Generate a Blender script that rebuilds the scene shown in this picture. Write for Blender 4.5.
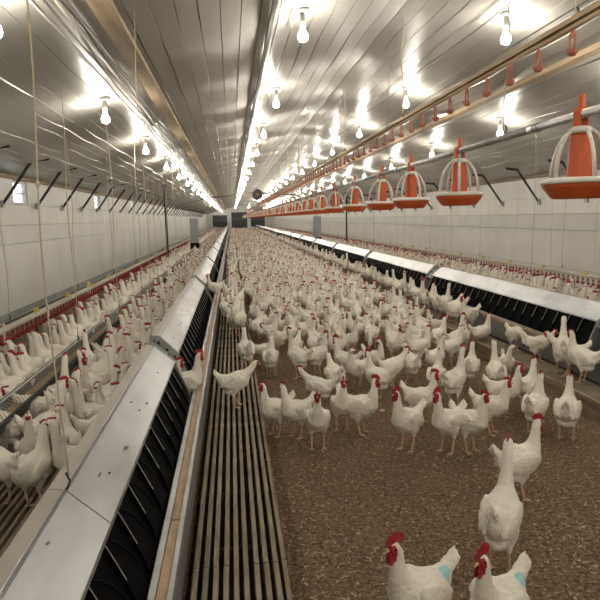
import bpy, bmesh, math, random
import numpy as np
from mathutils import Vector, Matrix, Euler

random.seed(7)
for o in list(bpy.data.objects):
    bpy.data.objects.remove(o)
SC = bpy.context.scene
COL = SC.collection
PI = math.pi

# ------------------------------------------------------------------ camera
CAM_H = 1.75
F = 600.0
VPX, VPY, ROLL = 231.0, 219.0, 0.02
def _d(px, py):
    return Vector(((px-300)/F, (300-py)/F, -1.0))
_Y = _d(VPX, VPY).normalized()
_p2 = _d(VPX+1000*math.cos(ROLL), VPY-1000*math.sin(ROLL))
_Z = _p2.cross(_Y).normalized()
_X = _Y.cross(_Z).normalized()
R3 = Matrix((_X, _Y, _Z))
cam_d = bpy.data.cameras.new('camera')
cam_d.sensor_width = 36; cam_d.lens = 36*F/600; cam_d.clip_end = 400; cam_d.clip_start = 0.05
cam = bpy.data.objects.new('camera', cam_d); COL.objects.link(cam)
cam.matrix_world = Matrix.Translation((0, 0, CAM_H)) @ R3.to_4x4()
SC.camera = cam
CP = Vector((0, 0, CAM_H))
def at(px, py, z):
    """point on the horizontal plane z that the photograph shows at this pixel"""
    d = R3 @ _d(px, py)
    t = (z-CAM_H)/d.z
    return CP + d*t
def proj(p):
    v = R3.transposed() @ (Vector(p)-CP)
    if v.z > -0.05: return None
    return (300-F*v.x/v.z, 300+F*v.y/v.z)

# ------------------------------------------------------------------ world, exposure
w = bpy.data.worlds.new('world'); SC.world = w; w.use_nodes = True
bg = w.node_tree.nodes['Background']
bg.inputs[0].default_value = (0.86, 0.93, 1.0, 1); bg.inputs[1].default_value = 2.2
SC.view_settings.view_transform = 'Standard'; SC.view_settings.look = 'None'
SC.view_settings.gamma = 1.0; SC.view_settings.use_curve_mapping = False
SC.view_settings.exposure = 1.08
BULB = 150.0
SC.cycles.use_denoising = True
SC.cycles.max_bounces = 7
SC.cycles.diffuse_bounces = 4
SC.cycles.use_light_tree = True
SC.cycles.sample_clamp_indirect = 6.0
SC.cycles.caustics_reflective = False

# ------------------------------------------------------------------ materials
MT = {}
def mat(name, col, rough=0.6, metal=0.0, var=0.0, vscale=8.0, col2=None, bump=0.0, bscale=60.0, spec=0.5,
        emit=None, estr=0.0, stretch=None, rand=0.0, detail=4.0, sharp=None):
    m = bpy.data.materials.new(name); m.use_nodes = True
    nt = m.node_tree; b = nt.nodes['Principled BSDF']
    b.inputs['Base Color'].default_value = (*col, 1)
    b.inputs['Roughness'].default_value = rough
    b.inputs['Metallic'].default_value = metal
    b.inputs['Specular IOR Level'].default_value = spec
    tc = nt.nodes.new('ShaderNodeTexCoord'); src = tc.outputs['Object']
    if stretch:
        mp = nt.nodes.new('ShaderNodeMapping'); mp.inputs['Scale'].default_value = stretch
        nt.links.new(src, mp.inputs[0]); src = mp.outputs[0]
    last = None
    if col2 is not None:
        n = nt.nodes.new('ShaderNodeTexNoise'); n.inputs['Scale'].default_value = vscale; n.inputs['Detail'].default_value = detail
        nt.links.new(src, n.inputs['Vector'])
        r = nt.nodes.new('ShaderNodeValToRGB')
        a, c = sharp if sharp else (0.35, 0.7)
        r.color_ramp.elements[0].position = a; r.color_ramp.elements[1].position = c
        r.color_ramp.elements[0].color = (*col, 1); r.color_ramp.elements[1].color = (*col2, 1)
        nt.links.new(n.outputs['Fac'], r.inputs[0]); last = r.outputs[0]
        nt.links.new(last, b.inputs['Base Color'])
    if rand:
        oi = nt.nodes.new('ShaderNodeObjectInfo')
        mr = nt.nodes.new('ShaderNodeMapRange'); mr.inputs[3].default_value = 1-rand; mr.inputs[4].default_value = 1+rand*0.6
        nt.links.new(oi.outputs['Random'], mr.inputs[0])
        mx = nt.nodes.new('ShaderNodeMix'); mx.data_type = 'RGBA'; mx.blend_type = 'MULTIPLY'; mx.inputs[0].default_value = 1
        if last: nt.links.new(last, mx.inputs[6])
        else: mx.inputs[6].default_value = (*col, 1)
        nt.links.new(mr.outputs[0], mx.inputs[7]); nt.links.new(mx.outputs[2], b.inputs['Base Color'])
    if bump:
        n2 = nt.nodes.new('ShaderNodeTexNoise'); n2.inputs['Scale'].default_value = bscale; n2.inputs['Detail'].default_value = 3
        nt.links.new(src, n2.inputs['Vector'])
        bp = nt.nodes.new('ShaderNodeBump'); bp.inputs['Strength'].default_value = bump; bp.inputs['Distance'].default_value = 0.01
        nt.links.new(n2.outputs['Fac'], bp.inputs['Height']); nt.links.new(bp.outputs[0], b.inputs['Normal'])
    if emit:
        b.inputs['Emission Color'].default_value = (*emit, 1); b.inputs['Emission Strength'].default_value = estr
    MT[name] = m
    return m
mat('litter', (0.105, 0.066, 0.040), 0.95, col2=(0.30, 0.205, 0.130), vscale=44, bump=0.9, bscale=90, detail=8, sharp=(0.36, 0.68), spec=0.2)
mat('chip_light', (0.56, 0.43, 0.30), 0.9, col2=(0.22, 0.15, 0.09), vscale=25, sharp=(0.4, 0.6), spec=0.2)
mat('chip_dark', (0.10, 0.06, 0.035), 0.9, col2=(0.20, 0.13, 0.08), vscale=25, sharp=(0.4, 0.6), spec=0.2)
mat('pit', (0.045, 0.035, 0.026), 0.95, col2=(0.10, 0.075, 0.05), vscale=12, bump=0.6)
mat('ceiling_metal', (0.45, 0.435, 0.40), 0.34, 0.0, col2=(0.37, 0.355, 0.325), vscale=1.3, bump=0.03, bscale=14, stretch=(1, 0.5, 1), rand=0.06)
mat('ceiling_back', (0.30, 0.29, 0.27), 0.8)
mat('wall_panel', (0.70, 0.685, 0.645), 0.6, col2=(0.60, 0.585, 0.545), vscale=1.1, bump=0.05, bscale=9, rand=0.03, detail=6)
mat('wall_band', (0.60, 0.59, 0.56), 0.6, col2=(0.53, 0.52, 0.49), vscale=1.6, rand=0.03, detail=6)
mat('wall_back', (0.35, 0.34, 0.31), 0.8)
mat('concrete', (0.33, 0.32, 0.29), 0.9, col2=(0.22, 0.21, 0.19), vscale=5, bump=0.3)
mat('galv', (0.50, 0.515, 0.535), 0.34, 0.9, col2=(0.36, 0.37, 0.385), vscale=5, bump=0.06, bscale=20, stretch=(1, 0.35, 1), rand=0.05)
mat('galv_dull', (0.44, 0.45, 0.45), 0.5, 0.7, col2=(0.32, 0.32, 0.31), vscale=6, bump=0.1, bscale=30)
mat('taupe', (0.40, 0.36, 0.31), 0.55, col2=(0.33, 0.29, 0.25), vscale=4)
mat('rust', (0.36, 0.21, 0.10), 0.9, col2=(0.52, 0.38, 0.22), vscale=30, spec=0.2)
mat('dropping', (0.16, 0.13, 0.09), 0.9, col2=(0.38, 0.36, 0.30), vscale=60)
mat('black_plastic', (0.003, 0.003, 0.0035), 0.7, spec=0.04)
mat('black_plastic2', (0.007, 0.007, 0.008), 0.6, spec=0.08)
mat('nest_inside', (0.02, 0.02, 0.02), 0.9)
mat('fin_metal', (0.55, 0.55, 0.55), 0.45, 0.6)
mat('slat_wood', (0.20, 0.162, 0.118), 0.85, col2=(0.34, 0.285, 0.215), vscale=9, stretch=(4, 0.6, 4), bump=0.3, bscale=40, rand=0.12)
mat('fascia_wood', (0.30, 0.235, 0.155), 0.85, col2=(0.16, 0.12, 0.08), vscale=5, stretch=(4, 0.7, 4), bump=0.4, bscale=30, rand=0.08)
mat('peach_wood', (0.46, 0.32, 0.20), 0.8, col2=(0.30, 0.22, 0.15), vscale=10, stretch=(3, 0.8, 3), bump=0.3, bscale=60, rand=0.08)
mat('beam_wood', (0.50, 0.38, 0.25), 0.8, col2=(0.33, 0.23, 0.14), vscale=4, stretch=(4, 0.4, 4), bump=0.2, rand=0.06)
mat('dark_steel', (0.045, 0.045, 0.045), 0.55, 0.3)
mat('grey_steel', (0.34, 0.35, 0.35), 0.45, 0.6, col2=(0.26, 0.26, 0.26), vscale=3, stretch=(1, 0.3, 1))
mat('trough', (0.17, 0.18, 0.18), 0.5, 0.5, col2=(0.11, 0.11, 0.11), vscale=5)
mat('wire', (0.32, 0.31, 0.28), 0.5, 0.5)
mat('rail_pale', (0.66, 0.61, 0.52), 0.5, col2=(0.54, 0.48, 0.39), vscale=4, stretch=(1, 0.2, 1))
mat('cup_red', (0.25, 0.018, 0.018), 0.5)
mat('cup_old', (0.36, 0.12, 0.075), 0.5)
mat('yellow', (0.70, 0.52, 0.10), 0.5)
mat('orange', (0.60, 0.105, 0.022), 0.42, col2=(0.48, 0.08, 0.018), vscale=6)
mat('white_plastic', (0.78, 0.76, 0.70), 0.4, col2=(0.66, 0.62, 0.54), vscale=14)
mat('rope', (0.55, 0.46, 0.32), 0.9)
mat('rope_thin', (0.42, 0.38, 0.31), 0.9)
mat('cable', (0.16, 0.155, 0.14), 0.5)
mat('cable_pale', (0.56, 0.52, 0.45), 0.5)
mat('socket', (0.33, 0.33, 0.31), 0.5)
mat('bulb', (1, 1, 1), 0.3, emit=(1.0, 0.93, 0.80), estr=BULB)
mat('glass', (0.9, 0.95, 1.0), 0.05)
mat('frame', (0.50, 0.48, 0.43), 0.6)
mat('fan_dark', (0.05, 0.052, 0.055), 0.6)
mat('post_white', (0.72, 0.75, 0.80), 0.5)
mat('hopper', (0.30, 0.32, 0.34), 0.5, 0.3)
mat('hopper_pale', (0.62, 0.63, 0.62), 0.4, 0.3)
mat('heater', (0.20, 0.11, 0.07), 0.7)
mat('feed', (0.34, 0.24, 0.12), 0.9)
mat('feather', (0.90, 0.865, 0.785), 0.85, col2=(0.83, 0.765, 0.645), vscale=7, bump=0.55, bscale=55, rand=0.05, stretch=(1, 1.6, 1.0), spec=0.25)
mat('comb_red', (0.40, 0.022, 0.036), 0.55, col2=(0.30, 0.018, 0.026), vscale=40)
mat('beak', (0.66, 0.46, 0.20), 0.5)
mat('shank', (0.68, 0.47, 0.34), 0.6, col2=(0.58, 0.38, 0.24), vscale=60)
mat('eye', (0.02, 0.012, 0.008), 0.2)
mat('blue_mark', (0.42, 0.72, 0.74), 0.9)
mat('egg', (0.74, 0.55, 0.42), 0.5)
# glass of the little windows: thin clear sheet
g = MT['glass']; g.node_tree.nodes['Principled BSDF'].inputs['Transmission Weight'].default_value = 1.0
g.node_tree.nodes['Principled BSDF'].inputs['Roughness'].default_value = 0.25

# ------------------------------------------------------------------ mesh helpers
class MB:
    def __init__(s): s.v = []; s.f = []; s.mi = []; s.cur = 0
    def face(s, *idx): s.f.append(tuple(idx)); s.mi.append(s.cur)
    def box(s, x0, x1, y0, y1, z0, z1):
        n = len(s.v)
        s.v += [(x0,y0,z0),(x1,y0,z0),(x1,y1,z0),(x0,y1,z0),(x0,y0,z1),(x1,y0,z1),(x1,y1,z1),(x0,y1,z1)]
        for q in ((0,3,2,1),(4,5,6,7),(0,1,5,4),(1,2,6,5),(2,3,7,6),(3,0,4,7)): s.face(*[n+i for i in q])
        return s
    def prism_y(s, poly, y0, y1):
        """extrude an (x,z) polygon along y"""
        n = len(s.v); k = len(poly)
        s.v += [(x, y0, z) for x, z in poly] + [(x, y1, z) for x, z in poly]
        s.face(*[n+i for i in range(k)]); s.face(*[n+k+i for i in reversed(range(k))])
        for i in range(k):
            j = (i+1) % k; s.face(n+i, n+k+i, n+k+j, n+j)
        return s
    def tube(s, pts, r, seg=6, caps=True):
        pts = [Vector(p) for p in pts]; rr = r if isinstance(r, (list, tuple)) else [r]*len(pts)
        base = len(s.v); up = Vector((0, 0, 1))
        ref = None
        for i, p in enumerate(pts):
            t = (pts[min(i+1, len(pts)-1)] - pts[max(i-1, 0)]).normalized()
            if ref is None:
                a = up if abs(t.z) < 0.9 else Vector((1, 0, 0))
                ref = t.cross(a).normalized()
            ref = (ref - t*ref.dot(t)).normalized(); b = t.cross(ref)
            for k in range(seg):
                an = 2*PI*k/seg
                s.v.append(tuple(p + (ref*math.cos(an)+b*math.sin(an))*rr[i]))
        for i in range(len(pts)-1):
            for k in range(seg):
                a = base+i*seg+k; b2 = base+i*seg+(k+1) % seg
                s.face(a, b2, b2+seg, a+seg)
        if caps:
            s.face(*[base+k for k in reversed(range(seg))]); e = base+(len(pts)-1)*seg
            s.face(*[e+k for k in range(seg)])
        return s
    def lathe(s, prof, seg=16, cx=0, cy=0, cz=0, closed=False):
        base = len(s.v); n = len(prof)
        for k in range(seg):
            a = 2*PI*k/seg
            for r, z in prof: s.v.append((cx+r*math.cos(a), cy+r*math.sin(a), cz+z))
        for k in range(seg):
            k2 = (k+1) % seg
            for i in range(n if closed else n-1):
                j = (i+1) % n
                s.face(base+k*n+i, base+k2*n+i, base+k2*n+j, base+k*n+j)
        return s
    def ellipsoid(s, c, r, rot=None, seg=10, rings=7):
        base = len(s.v); M = rot if rot else Matrix.Identity(3); c = Vector(c)
        for i in range(rings+1):
            th = PI*i/rings
            for k in range(seg):
                ph = 2*PI*k/seg
                p = Vector((r[0]*math.sin(th)*math.cos(ph), r[1]*math.sin(th)*math.sin(ph), r[2]*math.cos(th)))
                s.v.append(tuple(c + M @ p))
        for i in range(rings):
            for k in range(seg):
                a = base+i*seg+k; b = base+i*seg+(k+1) % seg
                s.face(a, a+seg, b+seg, b)
        return s
    def mesh(s, name, mats, smooth=False):
        me = bpy.data.meshes.new(name); me.from_pydata(s.v, [], s.f)
        for m in (mats if isinstance(mats, (list, tuple)) else [mats]): me.materials.append(MT[m])
        if any(s.mi): me.polygons.foreach_set('material_index', s.mi)
        if smooth: me.polygons.foreach_set('use_smooth', [True]*len(me.polygons))
        me.validate(); me.update()
        return me
    def build(s, name, mats, parent=None, smooth=False, loc=None):
        return link(name, s.mesh(name, mats, smooth), parent, loc)
def link(name, me, parent=None, loc=None, rz=0.0):
    o = bpy.data.objects.new(name, me); COL.objects.link(o)
    if parent: o.parent = parent
    if loc is not None: o.location = loc
    if rz: o.rotation_euler = (0, 0, rz)
    return o
def tag(o, label, cat, group=None, kind=None):
    o['label'] = label; o['category'] = cat
    if group: o['group'] = group
    if kind: o['kind'] = kind
    return o
def empty(name, loc=(0, 0, 0), rz=0.0):
    o = bpy.data.objects.new(name, None); COL.objects.link(o); o.location = loc; o.rotation_euler = (0, 0, rz)
    o.empty_display_size = 0.1
    return o
def struct(o):
    o['kind'] = 'structure'; return o
def copy_tree(o, parent=None):
    c = o.copy(); COL.objects.link(c)
    if parent: c.parent = parent
    for ch in list(o.children): copy_tree(ch, c)
    return c

# ------------------------------------------------------------------ dimensions of the house
Y0, Y1 = -11.0, 92.0
XL, XR = -3.58, 6.40
EAVE = 2.55
PROF = [(-3.62, 2.54), (-1.35, 3.12), (0.69, 3.58), (1.6, 3.71), (2.57, 3.58), (4.05, 3.18), (6.44, 2.54)]
def ceil_z(x):
    for (a, za), (b, zb) in zip(PROF, PROF[1:]):
        if a <= x <= b: return za+(zb-za)*(x-a)/(b-a)
    return PROF[0][1] if x < 0 else PROF[-1][1]
SLAT = 0.17
XS0, XS1 = -0.228, 0.177          # slatted strip by the camera
XQ0, XQ1 = 2.985, 3.36            # slatted strip on the other side
NL, NR = -0.46, 3.54              # roof edge of the nests
TRUSS = 1.7

# ------------------------------------------------------------------ floor
fl = struct(MB().box(XL-0.2, XR+0.2, Y0, Y1, -0.2, 0.0).build('floor', 'litter'))
def chips(name, n, m, seed, smin, smax):
    rng = np.random.default_rng(seed)
    y = 1.9 + (rng.random(n)**1.6)*9.0
    x = XS1+0.03 + rng.random(n)*(XQ0-XS1-0.06)
    L = smin+(smax-smin)*rng.random(n); W = L*(0.25+0.3*rng.random(n)); a = rng.random(n)*2*PI
    tilt = (rng.random(n)-0.5)*0.9
    V = np.zeros((n, 5, 3)); ca, sa = np.cos(a), np.sin(a)
    loc = [(-.5, -.5, 0), (.5, -.4, 0), (.5, .5, 0), (-.5, .4, 0), (0.05, 0, .22)]
    for i, (u, v, q) in enumerate(loc):
        V[:, i, 0] = x+u*L*ca-v*W*sa; V[:, i, 1] = y+u*L*sa+v*W*ca
        V[:, i, 2] = 0.004+np.abs(u*L*np.sin(tilt)+q*W)
    Fc = np.array([(0, 1, 4), (1, 2, 4), (2, 3, 4), (3, 0, 4)])
    faces = (Fc[None]+5*np.arange(n)[:, None, None]).reshape(-1, 3)
    me = bpy.data.meshes.new(name); me.from_pydata(V.reshape(-1, 3).tolist(), [], faces.tolist()); me.materials.append(MT[m])
    return link(name, me)
tag(chips('wood_shavings', 26000, 'chip_light', 3, 0.006, 0.024), 'pale wood shavings strewn over the brown litter floor', 'litter', kind='stuff')
tag(chips('litter_crumbs', 18000, 'chip_dark', 4, 0.006, 0.022), 'dark crumbs of dry litter over the aisle floor', 'litter', kind='stuff')

# ------------------------------------------------------------------ ceiling of lengthwise liner strips
ceil = struct(MB().prism_y([(x, z+0.06) for x, z in PROF]+[(x, z+0.16) for x, z in reversed(PROF)], Y0, Y1).build('ceiling', 'ceiling_back'))
ys = [Y0+i*0.34 for i in range(int((30-Y0)/0.34)+1)] + [30+i*1.5 for i in range(1, int((Y1-30)/1.5)+1)] + [Y1]
px_ = XL
rng = random.Random(11)
pitch = 0.168
nst = int(round((XR-XL)/pitch))
pitch = (XR-XL)/nst
for i in range(nst):
    xa, xb = XL+i*pitch, XL+(i+1)*pitch
    m = MB(); sag = 0.016+0.008*rng.random(); ph = rng.random()*0.8
    # strip with a folded seam rib on its side
    secs = [[(xa-0.001, 0.016), (xa+0.004, 0.0)], [(xa+0.004, 0.0), (xb-0.004, 0.0)], [(xb-0.004, 0.0), (xb+0.001, 0.016)]]
    for sec in secs:                       # each facet smooth along the house, crisp across it
        b0 = len(m.v)
        for y in ys:
            s_ = sag*(0.5-0.5*math.cos(2*PI*(y-3.2)/TRUSS)) if y < 60 else 0
            s2 = 0.0025*math.sin(y*1.3+ph*7+i*0.35)
            for x, dz in sec: m.v.append((x, y, ceil_z(x)+dz-s_-s2))
        for r in range(len(ys)-1):
            a = b0+r*2; m.face(a, a+2, a+3, a+1)
    o = m.build('ceiling_panel', 'ceiling_metal', ceil, smooth=True)

# ------------------------------------------------------------------ walls
WIN_Y = [10.95 + 6.05*i for i in range(-1, 13)]
def wall(side):
    x = XL if side == 'left' else XR
    s = -1 if side == 'left' else 1
    wo = struct(MB().box(min(x+s*0.05, x+s*0.15), max(x+s*0.05, x+s*0.15), Y0, Y1, 0, 2.06).build('wall_'+side, 'wall_back'))
    def pane(y0, y1, z0, z1, m):
        g_ = 0.004
        MB().box(min(x, x+s*0.05), max(x, x+s*0.05), y0+g_, y1-g_, z0+g_, z1-g_).build('wall_panel', m, wo)
    y = Y0
    while y < Y1-0.1:
        y2 = min(y+1.5 if y < 36 else y+6.0, Y1)
        pane(y, y2, 0.0, 1.41, 'wall_panel'); pane(y, y2, 1.41, 1.72, 'wall_band' if side == 'right' else 'wall_panel'); pane(y, y2, 1.72, 2.06, 'wall_panel')
        y = y2
    # strip under the eave, open where the little windows are
    y = Y0
    for wy in WIN_Y+[None]:
        y2 = wy-0.36 if wy else Y1
        xx = (min(x, x+s*0.15), max(x, x+s*0.15))
        if y2 > y: MB().box(xx[0], xx[1], y, y2, 2.06, EAVE+0.12).build('wall_panel', 'wall_panel', wo)
        if wy:
            MB().box(xx[0], xx[1], y2, wy+0.36, 2.47, EAVE+0.12).build('wall_panel', 'wall_panel', wo)
            y = wy+0.36
    return wo
wall('left'); wall('right')
nwin = 0
for side in ('left', 'right'):
    x = XL if side == 'left' else XR; s = -1 if side == 'left' else 1
    for wy in WIN_Y:
        nwin += 1
        m = MB()
        a, b = min(x+s*0.02, x+s*0.10), max(x+s*0.02, x+s*0.10)
        m.box(a, b, wy-0.36, wy-0.32, 2.06, 2.47); m.box(a, b, wy+0.32, wy+0.36, 2.06, 2.47)
        m.box(a, b, wy-0.32, wy+0.32, 2.06, 2.10); m.box(a, b, wy-0.32, wy+0.32, 2.43, 2.47)
        wo = struct(m.build('window_%d' % nwin, 'frame'))
        MB().box(x+s*0.06-0.003, x+s*0.06+0.003, wy-0.32, wy+0.32, 2.10, 2.43).build('pane', 'glass', wo)
        MB().box(x+s*0.05-0.01, x+s*0.05+0.01, wy-0.32, wy+0.32, 2.25, 2.27).build('glazing_bar', 'frame', wo)
# eave trim boards
for n, (x, s) in enumerate(((XL, 1), (XR, -1))):
    a, b = sorted((x+s*0.002, x+s*0.035))
    struct(MB().box(a, b, Y0, Y1, 2.475, 2.54).build('trim_%d' % (n+1), 'fascia_wood'))
# far wall: dark fan bays framed by pale posts
fw = struct(MB().prism_y([(XL-0.1, 0), (XR+0.1, 0), (XR+0.1, 2.55)]+[(x, z+0.1) for x, z in reversed(PROF)]+[(XL-0.1, 2.55)], Y1, Y1+0.2).build('wall_far', 'wall_panel'))
struct(MB().prism_y([(XL-0.1, 0), (XR+0.1, 0), (XR+0.1, 2.55)]+[(x, z+0.1) for x, z in reversed(PROF)]+[(XL-0.1, 2.55)], Y0-0.2, Y0).build('wall_near', 'wall_panel'))
BAYS = [(-2.75, -0.55, 0.55, 2.35, 'dark fan bay at the far end, beside the wall on the trough side'),
        (0.05, 2.45, 0.35, 2.75, 'tall dark fan bay in the middle of the far end wall'),
        (2.95, 5.1, 0.55, 2.35, 'dark fan bay at the far end, below the orange feeders')]
for a, b, z0, z1, lab in BAYS:
    e = empty('fan_bay', ((a+b)/2, Y1-0.12, z0)); wd = (b-a)/2; ht = z1-z0
    MB().box(-wd, wd, 0.02, 0.10, 0, ht).build('backing', 'fan_dark', e)
    m = MB(); m.box(-wd-0.12, -wd, -0.06, 0.1, -0.3, ht+0.1); m.box(wd, wd+0.12, -0.06, 0.1, -0.3, ht+0.1); m.box(-wd, wd, -0.06, 0.1, ht, ht+0.1)
    m.build('frame', 'post_white', e)
    for k in range(8):
        MB().box(-wd, wd, -0.02, 0.02, ht*(k+0.5)/8, ht*(k+0.5)/8+0.03).build('louvre', 'hopper' if k == 4 else 'fan_dark', e)
    tag(e, lab, 'fan')

# ------------------------------------------------------------------ nests
MOD = 5.20; GAP = 0.32; FLP = 0.225
def make_nest(sg, full=True):
    """one nest unit, y from 0 to MOD-GAP; local x=0 at the roof edge, s grows away from the aisle"""
    X = lambda s: sg*s
    L = MOD-GAP
    e = empty('nest_box')
    def pr(poly, y0, y1): 
        return MB().prism_y([(X(s), z) for s, z in poly], y0, y1)
    pr([(0.03, 0.175), (0.2, 0.175), (0.2, 0.80), (0.14, 0.80), (0.03, 0.69)], 0.012, L-0.012).build('body', 'nest_inside', e)
    # steel roof sheets with folded cap, two a unit
    h = L/2
    for k in range(2):
        ya, yb = k*h+0.003, (k+1)*h-0.003
        sheet = [(-0.004, 0.678), (0.0, 0.693), (0.14, 0.822), (0.146, 0.835), (0.150, 0.835), (0.150, 0.822), (0.14, 0.812), (0.004, 0.683)]
        ro = pr(sheet, ya, yb).build('roof_sheet', 'galv', e)
        pr([(0.151, 0.815), (0.151, 0.828), (0.205, 0.835), (0.205, 0.80), (0.20, 0.80), (0.20, 0.82)], ya, yb).build('roof_cap', 'taupe', e)
        if full:
            rr = random.Random(5+k+int(sg*3))
            for q in range(4):
                s = 0.02+0.1*rr.random(); y = ya+0.1+(h-0.3)*rr.random(); z = 0.695+s*0.92
                MB().ellipsoid((X(s), y, z+0.002), (0.006+0.006*rr.random(), 0.008+0.02*rr.random(), 0.003), seg=8, rings=4).build('dropping', 'dropping', ro, smooth=True)
            for q in range(3):
                y = ya+0.3+q*0.8; z = 0.695+0.06*0.92
                MB().ellipsoid((X(0.06), y, z+0.001), (0.006, 0.006, 0.004), seg=8, rings=4).build('rivet', 'dark_steel', ro, smooth=True)
    pr([(0.205, 0.79), (0.205, 0.825), (0.225, 0.80), (0.255, 0.60), (0.255, 0.175), (0.235, 0.175), (0.235, 0.60)], 0.0, L).build('rear_panel', 'black_plastic2', e)
    # black flaps over the nest mouths with a steel divider at every one
    nf = int(L/FLP)
    fw_ = L/nf
    if full:
        fm = MB()
        for r in range(2):
            o_ = 0.004*r
        poly = []
        P = [(0.022, 0.678), (-0.012, 0.62), (-0.048, 0.545), (-0.082, 0.470), (-0.100, 0.412)]
        for s, z in P: fm.v += [(X(s), 0.008, z), (X(s), fw_-0.008, z), (X(s+0.008), 0.008, z-0.004), (X(s+0.008), fw_-0.008, z-0.004)]
        for i in range(len(P)-1):
            a = 4*i
            fm.face(a, a+1, a+5, a+4); fm.face(a+2, a+6, a+7, a+3); fm.face(a, a+4, a+6, a+2); fm.face(a+1, a+3, a+7, a+5)
        fm.face(0, 2, 3, 1); q = 4*(len(P)-1); fm.face(q, q+1, q+3, q+2)
        fm.cur = 1
        arc = []
        for i in range(9):
            t = i/8; s = 0.012-0.098*t; 
            z = np.interp(-s, [-x for x, _ in P], [z for _, z in P])
            arc.append((X(s)-sg*0.003, fw_*0.25+fw_*0.55*math.sin(t*PI*0.55), z+0.003))
        fm.tube(arc, 0.0025, 4)
        fme = fm.mesh('flap', ['black_plastic', 'black_plastic2'])
        dm = MB().prism_y([(X(0.006), 0.686), (X(-0.028), 0.618), (X(-0.064), 0.543), (X(-0.098), 0.468), (X(-0.108), 0.425), (X(-0.09), 0.412), (X(0.03), 0.67)], -0.0022, 0.0022)
        dme = dm.mesh('divider', 'black_plastic')
        eme = MB().tube([(X(0.004), 0, 0.690), (X(-0.030), 0, 0.620), (X(-0.066), 0, 0.545)], 0.0017, 4).mesh('edge_strip', 'fin_metal')
        for k in range(nf):
            link('flap', fme, e, (0, k*fw_, 0))
            if k:
                dv = link('divider', dme, e, (0, k*fw_, 0)); link('edge_strip', eme, dv)
    else:
        m = MB(); m.prism_y([(X(s), z) for s, z in [(0.022, 0.678), (-0.048, 0.545), (-0.10, 0.412), (-0.09, 0.405), (0.03, 0.66)]], 0.005, L-0.005)
        m.build('flap_row', 'black_plastic', e)
    end = [(0.004, 0.700), (0.14, 0.838), (0.215, 0.845), (0.26, 0.60), (0.26, 0.175), (-0.105, 0.175), (-0.115, 0.41)]
    for y0 in (-0.012, L):
        ep = pr(end, y0, y0+0.012).build('end_plate', 'galv_dull', e)
        if full:
            for s, z in ((0.03, 0.60), (0.03, 0.66), (0.085, 0.64), (0.085, 0.72), (0.15, 0.70), (0.15, 0.78), (0.20, 0.74)):
                MB().box(min(X(s-0.011), X(s+0.011)), max(X(s-0.011), X(s+0.011)), y0-0.002, y0+0.014, z-0.012, z+0.012).build('slot', 'nest_inside', ep)
    # drive bracket in the gap behind this unit: grey plate with square slots
    bp = pr([(0.0, 0.628), (0.15, 0.768), (0.21, 0.768), (0.21, 0.755), (0.15, 0.752), (0.008, 0.618)], L+0.013, MOD-0.013).build('drive_plate', 'galv_dull', e)
    pr([(0.11, 0.45), (0.11, 0.617), (0.2, 0.70), (0.2, 0.2), (0.11, 0.2)], L+0.03, MOD-0.03).build('drive_housing', 'black_plastic', e)
    if full:
        for s, y in ((0.03, 0.07), (0.03, 0.17), (0.075, 0.12), (0.075, 0.22), (0.12, 0.07), (0.12, 0.18), (0.17, 0.1), (0.17, 0.22)):
            z = 0.628+min(s, 0.15)*0.935
            MB().box(min(X(s-0.012), X(s+0.012)), max(X(s-0.012), X(s+0.012)), L+y-0.015, L+y+0.015, z-0.012, z+0.006 if s < 0.15 else z+0.004).build('slot', 'nest_inside', bp)
    return e
ORD = ['nearest', 'second', 'third', 'fourth', 'fifth', 'sixth', 'seventh', 'eighth', 'ninth', 'tenth', 'eleventh', 'twelfth', 'thirteenth', 'fourteenth', 'fifteenth', 'sixteenth', 'seventeenth', 'eighteenth', 'nineteenth', 'twentieth']+[p+q for p in ('twenty-', 'thirty-', 'forty-', 'fifty-') for q in ('first', 'second', 'third', 'fourth', 'fifth', 'sixth', 'seventh', 'eighth', 'ninth')]
for side, sg, x0, yst in (('left', -1, NL, -0.38), ('right', 1, NR, 0.25)):
    full = make_nest(sg, True); far = make_nest(sg, False)
    uf = ul = False
    k = 0; y = yst
    while y+MOD < Y1:
        if k < 5: o = full if not uf else copy_tree(full); uf = True
        else: o = far if not ul else copy_tree(far); ul = True
        o.location = (x0, y, 0)
        where = 'beside the slat strip underfoot' if side == 'left' else 'across the litter aisle'
        tag(o, 'black flapped nest unit with steel roof %s, %s in its row' % (where, ORD[k]), 'nest box', 'nest boxes in the %s row' % side)
        y += MOD; k += 1
# ledges in front of the nests
for side, sg, x0 in (('left', -1, NL), ('right', 1, NR)):
    X = lambda s: x0+sg*s
    e = empty('nest_ledge', (0, 0, 0))
    def rail(s0, s1, z0, z1, y0, y1, nm, m):
        MB().box(min(X(s0), X(s1)), max(X(s0), X(s1)), y0, y1, z0, z1).build(nm, m, e)
    y = 0.2
    while y < Y1-0.2:
        y2 = min(y+2.4 if y < 20 else y+12, Y1-0.1)
        rail(-0.205, -0.186, 0.380, 0.417, y, y2-0.004, 'front_rail', 'galv_dull' if side == 'left' else 'peach_wood')
        rail(-0.143, -0.118, 0.380, 0.421, y, y2-0.004, 'rear_rail', 'galv_dull')
        rail(-0.184, -0.145, 0.385, 0.410, y+0.004, y2-0.008, 'plank', 'peach_wood')
        rail(-0.198, -0.190, SLAT, 0.380, y, y2-0.004, 'front_sheet', 'grey_steel')
        y = y2
    tag(e, 'steel and wood ledge along the nests beside the slat strip' if side == 'left' else 'steel and wood landing ledge along the nests across the aisle', 'ledge')

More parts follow.
